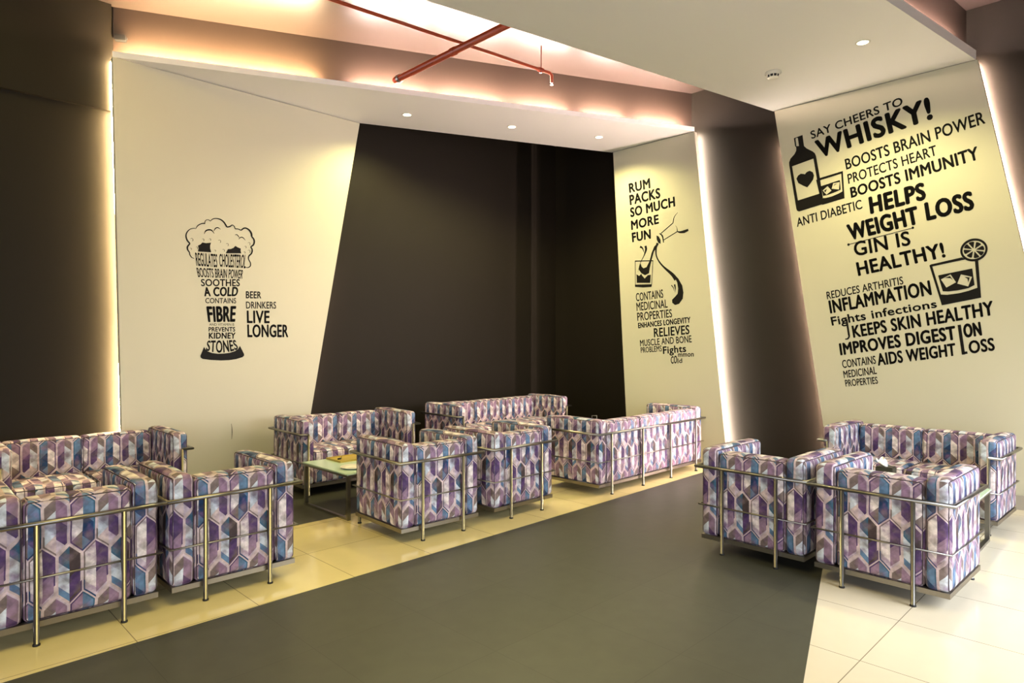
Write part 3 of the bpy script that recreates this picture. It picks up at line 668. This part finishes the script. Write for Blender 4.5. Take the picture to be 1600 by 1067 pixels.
# ------------------------------------------------------------------ light strips behind the panels and on the hung ceilings
def led(p, q, mat, label, w=.012):
    p, q = Vector(p), Vector(q)
    bm = bmesh.new(); L = (q - p).length
    box(bm, 0, L, -w/2, w/2, -.004, .004)
    o = from_bm('light_strip', bm, None, (mat,))
    o.location = p; o.rotation_euler = (q - p).to_track_quat('X', 'Z').to_euler()
    return tag(o, label, 'light strip')
def on_panel(key, x, z, y=.075):
    loc, rz, _ = PANELS[key]
    return loc + Vector((x * math.cos(rz) - y * math.sin(rz), x * math.sin(rz) + y * math.cos(rz), z))
def tape(key, pts, y, w, mat, label):
    """light tape hanging behind a panel edge, slightly slack; pts are (along, up) from the top down"""
    loc, rz, _ = PANELS[key]
    P, Wd = catmull(pts, [w] * len(pts), 6)
    bm = bmesh.new(); rings = []
    for p in P:
        rings.append([bm.verts.new((p.x + dx, y + dy, p.y)) for dx, dy in ((-w/2, -.004), (w/2, -.004), (w/2, .004), (-w/2, .004))])
    for a, c in zip(rings, rings[1:]):
        for k in range(4): bm.faces.new((a[k], a[(k+1) % 4], c[(k+1) % 4], c[k]))
    bm.faces.new(rings[0]); bm.faces.new(rings[-1][::-1])
    bmesh.ops.recalc_face_normals(bm, faces=bm.faces)
    o = from_bm('light_strip', bm, None, (mat,)); o.location = loc; o.rotation_euler = (0, 0, rz)
    return tag(o, label, 'light strip')
def along(a, c, offs):
    n = len(offs) - 1
    return [(a[0] + (c[0]-a[0])*k/n + o, a[1] + (c[1]-a[1])*k/n) for k, o in enumerate(offs)]
tape('beer', along((.030, 4.16), (.115, .10), (0, -.003, .004, .010, .022, .006, .002, .010)), .120, .022, 'led_warm', 'warm light strip glowing down the left edge of the beer glass panel')
tape('beer', along((2.26, 2.6), (1.76, .10), (0, 0, 0)), .10, .014, 'led_dim', 'faint pink light strip behind the slanting right edge of the beer glass panel')
tape('rum', along((1.275, 4.16), (1.715, .10), (.008, .0, -.004, .008, .016, .002, .0, .004)), .075, .040, 'led_white', 'white light strip glowing down the right edge of the rum panel')
tape('rum', along((.20, 4.10), (.45, .10), (0, 0, 0)), .10, .014, 'led_dim', 'faint pink light strip behind the left edge of the rum panel')
tape('whisky', along((.158, 3.82), (.738, .10), (0, .008, 0, .01, 0)), .118, .014, 'led_edge_pink', 'pink light strip behind the left edge of the whisky panel')
tape('whisky', along((1.985, 4.15), (2.757, .10), (0, 0, .01, 0, 0)), .118, .014, 'led_edge_pink', 'pink light strip behind the right edge of the whisky panel')
fd = (FR - FL).normalized(); fn = Vector((-fd.y, fd.x, 0))
U = lambda t, off, z: FL + (FR - FL) * t + fn * off + Vector((0, 0, z))
for k, (ta, tb, mt) in enumerate(((.006, .285, 'led_top_warm'), (.345, .47, 'led_top_pink'), (.485, .61, 'led_top_pink'), (.63, .735, 'led_top_pink'), (.765, .855, 'led_top_pink'), (.88, .985, 'led_top_pink'))):
    led(U(ta, .055, ZS + .065), U(tb, .055 + .02 * tb, ZS + .065), mt, ('warm light strip on the lounge ceiling edge above the beer glass panel', 'light strip on the lounge ceiling edge just below the thick red pipe', 'light strip on the lounge ceiling edge above the middle downlight', 'light strip on the lounge ceiling edge under the sprinkler head', 'light strip on the lounge ceiling edge above the downlight nearest the rum panel', 'light strip on the lounge ceiling edge at its right-hand corner')[k])
inl = Vector((-dl.y, dl.x, 0)); 
if inl.dot(T2 - T1) < 0: inl = -inl
led(T1 + dl * .2 + inl * .25 + Vector((0, 0, ZS + .10)), T1 + dl * 6 + inl * .25 + Vector((0, 0, ZS + .10)), 'led_pink', 'pink light strip on top of the entrance ceiling, edge facing the red pipes')
inr = -inl
led(T2 + dr * .2 + inr * .05 + Vector((0, 0, ZS + .10)), T2 + dr * 5 - inl * .05 + Vector((0, 0, ZS + .10)), 'led_edge_pink', 'pink light strip on top of the entrance ceiling, right-hand edge', .006)

# ------------------------------------------------------------------ downlights and smoke detector
def downlight(x, y, label, power, color, group, blend=.6, size=150):
    t = thing('downlight', label, 'ceiling light', (x, y, ZS), 0, group)
    bm = bmesh.new(); lathe(bm, [(.046, -.001), (.046, -.006), (.058, -.006), (.062, -.001)], 36); from_bm('trim_ring', bm, t, ('white_plastic',))
    bm = bmesh.new(); lathe(bm, [(0, -.003), (.046, -.003)], 36); from_bm('lens', bm, t, ('lamp',))
    d = bpy.data.lights.new('lamp_beam', 'SPOT'); d.energy = power; d.color = color; d.spot_size = math.radians(size); d.spot_blend = blend; d.shadow_soft_size = .04
    o = bpy.data.objects.new('lamp_beam', d); COL.objects.link(o); o.parent = t; o.location = (0, 0, -.03)
    return t
DLC = (1.0, 0.88, 0.40)
downlight(-1.227, 7.616, 'round ceiling downlight over the lounge nearest the beer glass panel', 140, DLC, 'downlights over the lounge')
downlight(0.0, 8.047, 'round ceiling downlight over the lounge, middle of the row of three', 160, DLC, 'downlights over the lounge')
downlight(1.129, 8.45, 'round ceiling downlight over the lounge nearest the rum panel', 115, DLC, 'downlights over the lounge')
downlight(3.109, 5.775, 'round ceiling downlight in the wide white ceiling before the whisky panel', 180, DLC, None)

sd = thing('smoke_detector', 'small white smoke detector on the wide white ceiling', 'smoke detector', (2.573, 6.42, ZS))
bm = bmesh.new(); lathe(bm, [(0, 0), (.075, 0), (.078, -.014), (.062, -.020), (.062, -.028), (.056, -.030)], 32); from_bm('base', bm, sd, ('white_plastic',), True)
bm = bmesh.new(); lathe(bm, [(.056, -.028), (.052, -.052), (.050, -.052)], 32)
from_bm('sensor_vent', bm, sd, ('black',), True)
bm = bmesh.new(); lathe(bm, [(.052, -.050), (.048, -.056), (.03, -.064), (0, -.066)], 32)
for k in range(10):
    a = 2 * math.pi * k / 10
    tube(bm, [(.058*math.cos(a), .058*math.sin(a), -.026), (.052*math.cos(a), .052*math.sin(a), -.054)], .004, 6)
from_bm('cap', bm, sd, ('white_plastic',), True)

# ------------------------------------------------------------------ red fire pipes
pipe_a = gw(3.93, 5.758); pd = -gw(0, 1)
base = Vector((-1.22, 6.95, 4.315))
tp = thing('fire_pipe', 'thick orange-red fire pipe running out of the upper wall', 'pipe', base)
bm = bmesh.new(); tube(bm, [pd * -.05, pd * 1.75], .033, 20); from_bm('pipe', bm, tp, ('red',))
bm = bmesh.new(); tube(bm, [pd * .015, pd * .05], .043, 20); from_bm('wall_collar', bm, tp, ('steel',))
bm = bmesh.new(); tube(bm, [pd * .9, pd * .96], .039, 20); from_bm('coupling', bm, tp, ('red',))
s0, s1 = Vector((-1.539, 5.595, 4.45)), Vector((.434, 7.13, 4.45)); sdv = (s1 - s0).normalized()
ts = thing('sprinkler_pipe', 'thin red sprinkler pipe crossing over the thick pipe below the dark ceiling', 'pipe', s1)
bm = bmesh.new(); tube(bm, [sdv * -6.0, sdv * -.03, sdv * 0 + Vector((0, 0, -.02)), Vector((0, 0, -.10))], .017, 16); from_bm('pipe', bm, ts, ('red',))
bm = bmesh.new(); tube(bm, [Vector((0, 0, -.09)), Vector((0, 0, -.105))], .012, 12); lathe(bm, [(0, -.125), (.018, -.125), (.018, -.122), (.005, -.118), (.006, -.105)], 16); from_bm('sprinkler_head', bm, ts, ('steel',))
bm = bmesh.new(); tube(bm, [sdv * -.13, sdv * -.19], .024, 16); tube(bm, [sdv * -.16 + Vector((0, 0, -.035)), sdv * -.16], .015, 12); from_bm('tee', bm, ts, ('red',))
bm = bmesh.new(); p = sdv * -.15; tube(bm, [p, p + Vector((0, 0, ZC - 4.45))], .005, 8); from_bm('hanger_rod', bm, ts, ('red',))

q = A0 + dirv * .07 - nrm * .03
jb = thing('junction_box', 'small black box fixed high in the corner above the beer glass panel', 'junction box', (q.x, q.y, 4.41), math.atan2(dirv.y, dirv.x))
bm = bmesh.new(); box(bm, -.05, .045, -.03, .03, -.028, .028); bmesh.ops.bevel(bm, geom=bm.edges[:], offset=.005, segments=2, affect='EDGES'); from_bm('housing', bm, jb, ('black',))
bm = bmesh.new(); tube(bm, [(.045, 0, 0), (.055, 0, 0)], .012, 12); from_bm('cable_gland', bm, jb, ('rubber',))

# ------------------------------------------------------------------ seating
D_, ZB, ZR, ZM = .70, .080, .607, .330
E_, EM, PO_, PF = .026, .013, .176, .053
ARM_W, ARM_T, BACK_T, BACK_TH, SEAT_T = .125, .738, .715, .16, .425

def cushion(bm, x0, x1, y0, y1, z0, z1, r, bulge, uvoff, seed, crown=None):
    """stuffed box cushion with rounded edges, pillowed faces and a printed cover laid in metres"""
    c = Vector(((x0+x1)/2, (y0+y1)/2, (z0+z1)/2)); h = Vector(((x1-x0)/2, (y1-y0)/2, (z1-z0)/2))
    uvl = bm.loops.layers.uv.verify()
    def ticks(hh):
        inner = max(2, int(2*(hh - r) / .055))
        a = [-hh, -hh + r*.3, -hh + r*.65]
        b = [-(hh - r) + 2*(hh - r)*i/inner for i in range(inner + 1)]
        return a + b + [-t for t in a[::-1]]
    T = [ticks(h[i]) for i in range(3)]
    def shape(p, ax, sg):
        qv = Vector([max(-(h[i]-r), min(h[i]-r, p[i])) for i in range(3)]); dd = p - qv
        s = qv + dd.normalized() * r if dd.length > 1e-9 else p.copy()
        w = 1.0
        for i in range(3):
            if i != ax: w *= max(0, 1 - (p[i]/h[i])**2)
        bl = (crown if (crown is not None and ax == 2 and sg > 0) else bulge) * (w ** .6)
        s[ax] += sg * bl
        wp = (s + c) * 7 + Vector((seed*3.1, seed*1.7, seed))
        s += Vector((noise.noise(wp), noise.noise(wp + Vector((9, 0, 0))), noise.noise(wp + Vector((0, 9, 0))))) * .004
        return s + c
    cache = {}
    def vert(p, ax, sg):
        k = (round(p.x, 5), round(p.y, 5), round(p.z, 5))
        if k not in cache: cache[k] = bm.verts.new(shape(p, ax, sg))
        return cache[k]
    for ax in range(3):
        i, j = [(1, 2), (0, 2), (0, 1)][ax]
        for sg in (-1, 1):
            for a in range(len(T[i]) - 1):
                for b in range(len(T[j]) - 1):
                    ps = []
                    for da, db in ((0, 0), (1, 0), (1, 1), (0, 1)):
                        p = Vector((0, 0, 0)); p[ax] = sg * h[ax]; p[i] = T[i][a+da]; p[j] = T[j][b+db]; ps.append(p)
                    flip = (sg > 0) != (ax == 1)
                    if not flip: ps = ps[::-1]
                    f = bm.faces.new([vert(p, ax, sg) for p in ps]); f.smooth = True
                    for lp, p in zip(f.loops, ps):
                        # print runs upright on the sides and front-to-back over the tops
                        u, v = p[i] + c[i], p[j] + c[j]
                        if ax == 0: u = -sg * u
                        lp[uvl].uv = (u + uvoff[0], v + uvoff[1])
    return h, c

def loop_pts(axis, s, h, c, r):
    """rounded rectangle following the rim of one cushion face"""
    i, j = [(1, 2), (0, 2), (0, 1)][axis]
    k = r * .293; pts = []
    a, b = h[i] - k, h[j] - k; rr = r * .8
    for (cx, cy, a0) in ((a-rr, b-rr, 0), (-a+rr, b-rr, 90), (-a+rr, -b+rr, 180), (a-rr, -b+rr, 270)):
        for q in range(5):
            t = math.radians(a0 + q * 22.5); p = Vector((0, 0, 0))
            p[axis] = s * (h[axis] - k); p[i] = cx + rr*math.cos(t); p[j] = cy + rr*math.sin(t); pts.append(p + c)
    return pts

def make_cushion(name, parent, x0, x1, y0, y1, z0, z1, r, bulge, uvoff, seed, rims, crown=None):
    bm = bmesh.new(); h, c = cushion(bm, x0, x1, y0, y1, z0, z1, r, bulge, uvoff, seed, crown)
    o = from_bm(name, bm, parent, ('fabric',))
    for ax, s in rims:
        b2 = bmesh.new(); tube(b2, loop_pts(ax, s, h, c, r), .0032, 6, closed=True)
        from_bm('piping', b2, o, ('piping',))
    return o

def make_seat(name, cat, label, group, L, seats, rear_x, front_x, loc, rz):
    t = thing(name, label, cat, loc, rz, group)
    hw, hd = L/2, D_/2
    zc = ZB + .030
    # polished angle frame under the cushions
    bm = bmesh.new()
    for (a, b, c2, d) in ((-hw, hw, -hd, -hd+.035), (-hw, hw, hd-.035, hd), (-hw, -hw+.035, -hd+.035, hd-.035), (hw-.035, hw, -hd+.035, hd-.035)):
        box(bm, a, b, c2, d, ZB, zc)
    from_bm('plinth_frame', bm, t, ('plinth',))
    bm = bmesh.new(); box(bm, -hw+.035, hw-.035, -hd+.035, hd-.035, ZB + .012, zc - .001); from_bm('base_board', bm, t, ('under',))
    # cushions
    for s in (-1, 1):
        x0, x1 = (hw-ARM_W, hw) if s > 0 else (-hw, -hw+ARM_W)
        make_cushion('arm_cushion', t, x0, x1, -hd, hd, zc, ARM_T, .030, .006, (.013*s + .03, .02), 2+s, ((0, s), (0, -s)), .012)
    wi = (L - 2*ARM_W - .006) / seats
    for k in range(seats):
        x0 = -hw + ARM_W + .003 + k * wi
        make_cushion('back_cushion', t, x0 + .002, x0 + wi - .002, -hd + .004, -hd + BACK_TH, zc, BACK_T, .026, .007, (.05 - x0*0 + .0, .10), 5+k, ((1, -1), (1, 1)), .010)
        make_cushion('seat_cushion', t, x0 + .002, x0 + wi - .002, -hd + BACK_TH + .012, hd - .004, zc, SEAT_T, .030, .006, (.07, .04), 9+k, ((2, 1),), .024)
    # rails
    def upath(e, z): return [(-(hw-PF), hd+e, z), (-hw-e, hd+e, z), (-hw-e, -hd-e, z), (hw+e, -hd-e, z), (hw+e, hd+e, z), (hw-PF, hd+e, z)]
    bm = bmesh.new(); tube(bm, upath(E_, ZR), .0125, 14); from_bm('top_rail', bm, t, ('steel',))
    bm = bmesh.new(); tube(bm, upath(EM, ZM), .006, 10); from_bm('middle_rail', bm, t, ('steel',))
    def leg(x, y, ztop):
        bm = bmesh.new(); tube(bm, [(x, y, .010), (x, y, ztop)], .0125, 14); lg = from_bm('leg', bm, t, ('steel',))
        bm = bmesh.new(); lathe(bm, [(0, 0), (.017, 0), (.017, .008), (.013, .011), (0, .011)], 16, (x, y)); from_bm('foot_pad', bm, lg, ('rubber',))
    for x in rear_x: leg(x, -hd - E_, ZR - .006)
    for x in front_x: leg(x, hd + E_, ZR + .0)
    return t

def R(d): return math.radians(d)
L1, L2, L3 = .74, 1.326, 2.001
def posts(L, n): p = L/2 - PO_; return [-p + 2*p*i/(n-1) for i in range(n)]
def fronts(L): return [-(L/2 - PF), L/2 - PF]
ARMG, SOFG, TRIG = 'patterned armchairs', 'patterned two-seat sofas', 'patterned three-seat sofas'
armchair = make_seat('armchair', 'armchair', 'purple and blue hexagon-print armchair cut off by the left edge of the photo', ARMG, L1, 1, posts(L1, 2), fronts(L1), (-2.50, 3.655, 0), R(44.7))
for loc, a, lab in (
    ((-1.921, 4.226, 0), 44.4, 'hexagon-print armchair left of the glass table with the plate, back to the aisle'),
    ((-.786, 5.378, 0), 42.0, 'hexagon-print armchair standing right in front of the coffee table with the tray and plate'),
    ((-.135, 5.994, 0), 45.0, 'hexagon-print armchair between the plate table armchair and the three-seat sofa facing away'),
    ((1.900, 4.756, 0), -46.3, 'hexagon-print armchair standing wholly on the dark aisle tiles'),
    ((2.442, 4.135, 0), -47.0, 'sunlit hexagon-print armchair in right foreground with one side bleached by daylight')):
    c = copy_tree(armchair); c.location = loc; c.rotation_euler = (0, 0, R(a)); c['label'] = lab
sofa = make_seat('two_seat_sofa', 'sofa', 'hexagon-print two-seat sofa against the dark wall at the far left', SOFG, L2, 2, posts(L2, 3), fronts(L2), (-3.486, 5.352, 0), R(224.4))
for loc, a, lab in (
    ((-1.793, 7.06, 0), 222.6, 'hexagon-print two-seat sofa under the right part of the beer glass panel'),
    ((3.588, 5.798, 0), 132.8, 'hexagon-print two-seat sofa below the whisky panel')):
    c = copy_tree(sofa); c.location = loc; c.rotation_euler = (0, 0, R(a)); c['label'] = lab
tri = make_seat('three_seat_sofa', 'sofa', 'long hexagon-print sofa against the dark wall of the recess, facing the room', TRIG, L3, 3, posts(L3, 4), fronts(L3), (-.165, 8.812, 0), R(224.1))
c = copy_tree(tri); c.location = (1.311, 7.327, 0); c.rotation_euler = (0, 0, R(45.0)); c['label'] = 'long hexagon-print sofa seen from behind beside the rum panel'

# ------------------------------------------------------------------ glass coffee tables
def make_table(label, group, g0, n0, gx, nx):
    t = thing('coffee_table', label, 'coffee table', gw(g0, n0), TH, group)
    bm = bmesh.new(); box(bm, 0, gx, 0, nx, .384, .396); bmesh.ops.bevel(bm, geom=bm.edges[:], offset=.003, segments=2, affect='EDGES'); from_bm('glass_top', bm, t, ('glass',))
    long_g = gx > nx
    w, k = .030, .020
    def end(a):
        bm = bmesh.new()
        if long_g:
            x0 = a; 
            for y in (0.01, nx - .01 - w): box(bm, x0, x0 + w, y, y + w, 0, .383)
            box(bm, x0, x0 + w, .01 + w, nx - .01 - w, 0, k); box(bm, x0, x0 + w, .01 + w, nx - .01 - w, .383 - k, .383)
        else:
            y0 = a
            for x in (0.01, gx - .01 - w): box(bm, x, x + w, y0, y0 + w, 0, .383)
            box(bm, .01 + w, gx - .01 - w, y0, y0 + w, 0, k); box(bm, .01 + w, gx - .01 - w, y0, y0 + w, .383 - k, .383)
        from_bm('end_frame', bm, t, ('steel',))
    Lx = gx if long_g else nx
    end(.01); end(Lx - .01 - w)
    for s in (0, 1):
        bm = bmesh.new()
        if long_g: y = .012 if s == 0 else nx - .012 - k; box(bm, .01 + w, gx - .01 - w, y, y + k, .383 - k, .383)
        else: x = .012 if s == 0 else gx - .012 - k; box(bm, x, x + k, .01 + w, nx - .01 - w, .383 - k, .383)
        from_bm('side_rail', bm, t, ('steel',))
    return t
TG = 'glass coffee tables'
make_table('glass coffee table with chrome sled legs carrying the tray and white plate', TG, 2.87, 4.89, 1.20, .80)
make_table('glass coffee table in front of the whisky panel sofa with a tissue box on it', TG, 5.28, .965, .80, 1.20)
make_table('glass coffee table between the two long sofas, mostly hidden', TG, 5.48, 4.93, 1.15, .80)
ZT = .396

tr = thing('serving_tray', 'yellow wooden tray lying on the glass coffee table', 'tray', gw(3.10, 5.40, ZT), TH)
bm = bmesh.new(); box(bm, 0, .42, 0, .27, 0, .006); from_bm('tray_base', bm, tr, ('wood',))
bm = bmesh.new()
for b in ((0, .42, 0, .010), (0, .42, .26, .27), (0, .010, .010, .26), (.41, .42, .010, .26)): box(bm, *b, .006, .016)
from_bm('tray_rim', bm, tr, ('wood',))
pp = gw(3.165, 5.535, ZT + .0065)
cl = thing('table_clip', 'small black clip lying on the yellow tray', 'clip', pp, TH + .4)
bm = bmesh.new(); box(bm, -.022, .022, -.010, .010, 0, .014); bmesh.ops.bevel(bm, geom=bm.edges[:], offset=.004, segments=2, affect='EDGES'); from_bm('body', bm, cl, ('black',))
bm = bmesh.new(); tube(bm, [(.03, 0, .002), (.036, .004, .022), (.052, .008, .026)], .002, 6); tube(bm, [(.018, 0, .004), (.032, 0, .003)], .0025, 6); from_bm('wire', bm, cl, ('black',))
pl_ = thing('plate', 'round white plate on the near corner of the glass coffee table', 'plate', gw(3.05, 5.10, ZT))
bm = bmesh.new(); lathe(bm, [(0, .004), (.06, .004), (.066, .007), (.105, .017), (.107, .015), (.068, .002), (.058, 0), (0, 0)], 40); from_bm('dish', bm, pl_, ('china',))
bm = bmesh.new(); lathe(bm, [(.104, .0168), (.107, .0182), (.109, .0165), (.106, .0150)], 40); from_bm('rim', bm, pl_, ('china',))

tb = thing('tissue_box', 'dark square tissue box with a white tissue pulled up, on the right-hand glass table', 'tissue box', gw(5.79, 1.61, ZT), TH)
bm = bmesh.new(); box(bm, -.06, .06, -.06, .06, 0, .125); bmesh.ops.bevel(bm, geom=bm.edges[:], offset=.006, segments=2, affect='EDGES'); from_bm('box_body', bm, tb, ('box',))
bm = bmesh.new()
rows = []
for a in range(9):
    zt = a / 8; row = []
    for k in range(24):
        an = 2*math.pi*k/24
        rr = (.018 + .040 * zt + .008*math.sin(5*an)*zt); x = rr*math.cos(an) * 1.1; y = rr*math.sin(an) * .6
        row.append(bm.verts.new((x - .02*zt, y + .03*zt, .122 + zt*(.055 + .016*math.sin(3*an + 1)))))
    rows.append(row)
for A, Bq in zip(rows, rows[1:]):
    for k in range(24): f = bm.faces.new((A[k], A[(k+1) % 24], Bq[(k+1) % 24], Bq[k])); f.smooth = True
from_bm('tissue', bm, tb, ('tissue',))

cd = thing('condiment_caddy', 'chrome caddy with a wire handle showing above the long sofa seen from behind', 'caddy', gw(6.38, 5.02, ZT), TH)
bm = bmesh.new(); box(bm, -.06, .06, -.045, .045, 0, .008)
for b in ((-.06, .06, -.045, -.041), (-.06, .06, .041, .045), (-.06, -.056, -.041, .041), (.056, .06, -.041, .041)): box(bm, *b, .008, .05)
from_bm('caddy_tray', bm, cd, ('steel',))
bm = bmesh.new(); a = math.radians(-44.6); dx, dy = math.cos(a)*.03, math.sin(a)*.03
tube(bm, [(-dx, -dy, .006), (-dx, -dy, .205), (dx, dy, .205), (dx, dy, .006)], .004, 8); from_bm('handle', bm, cd, ('steel',))
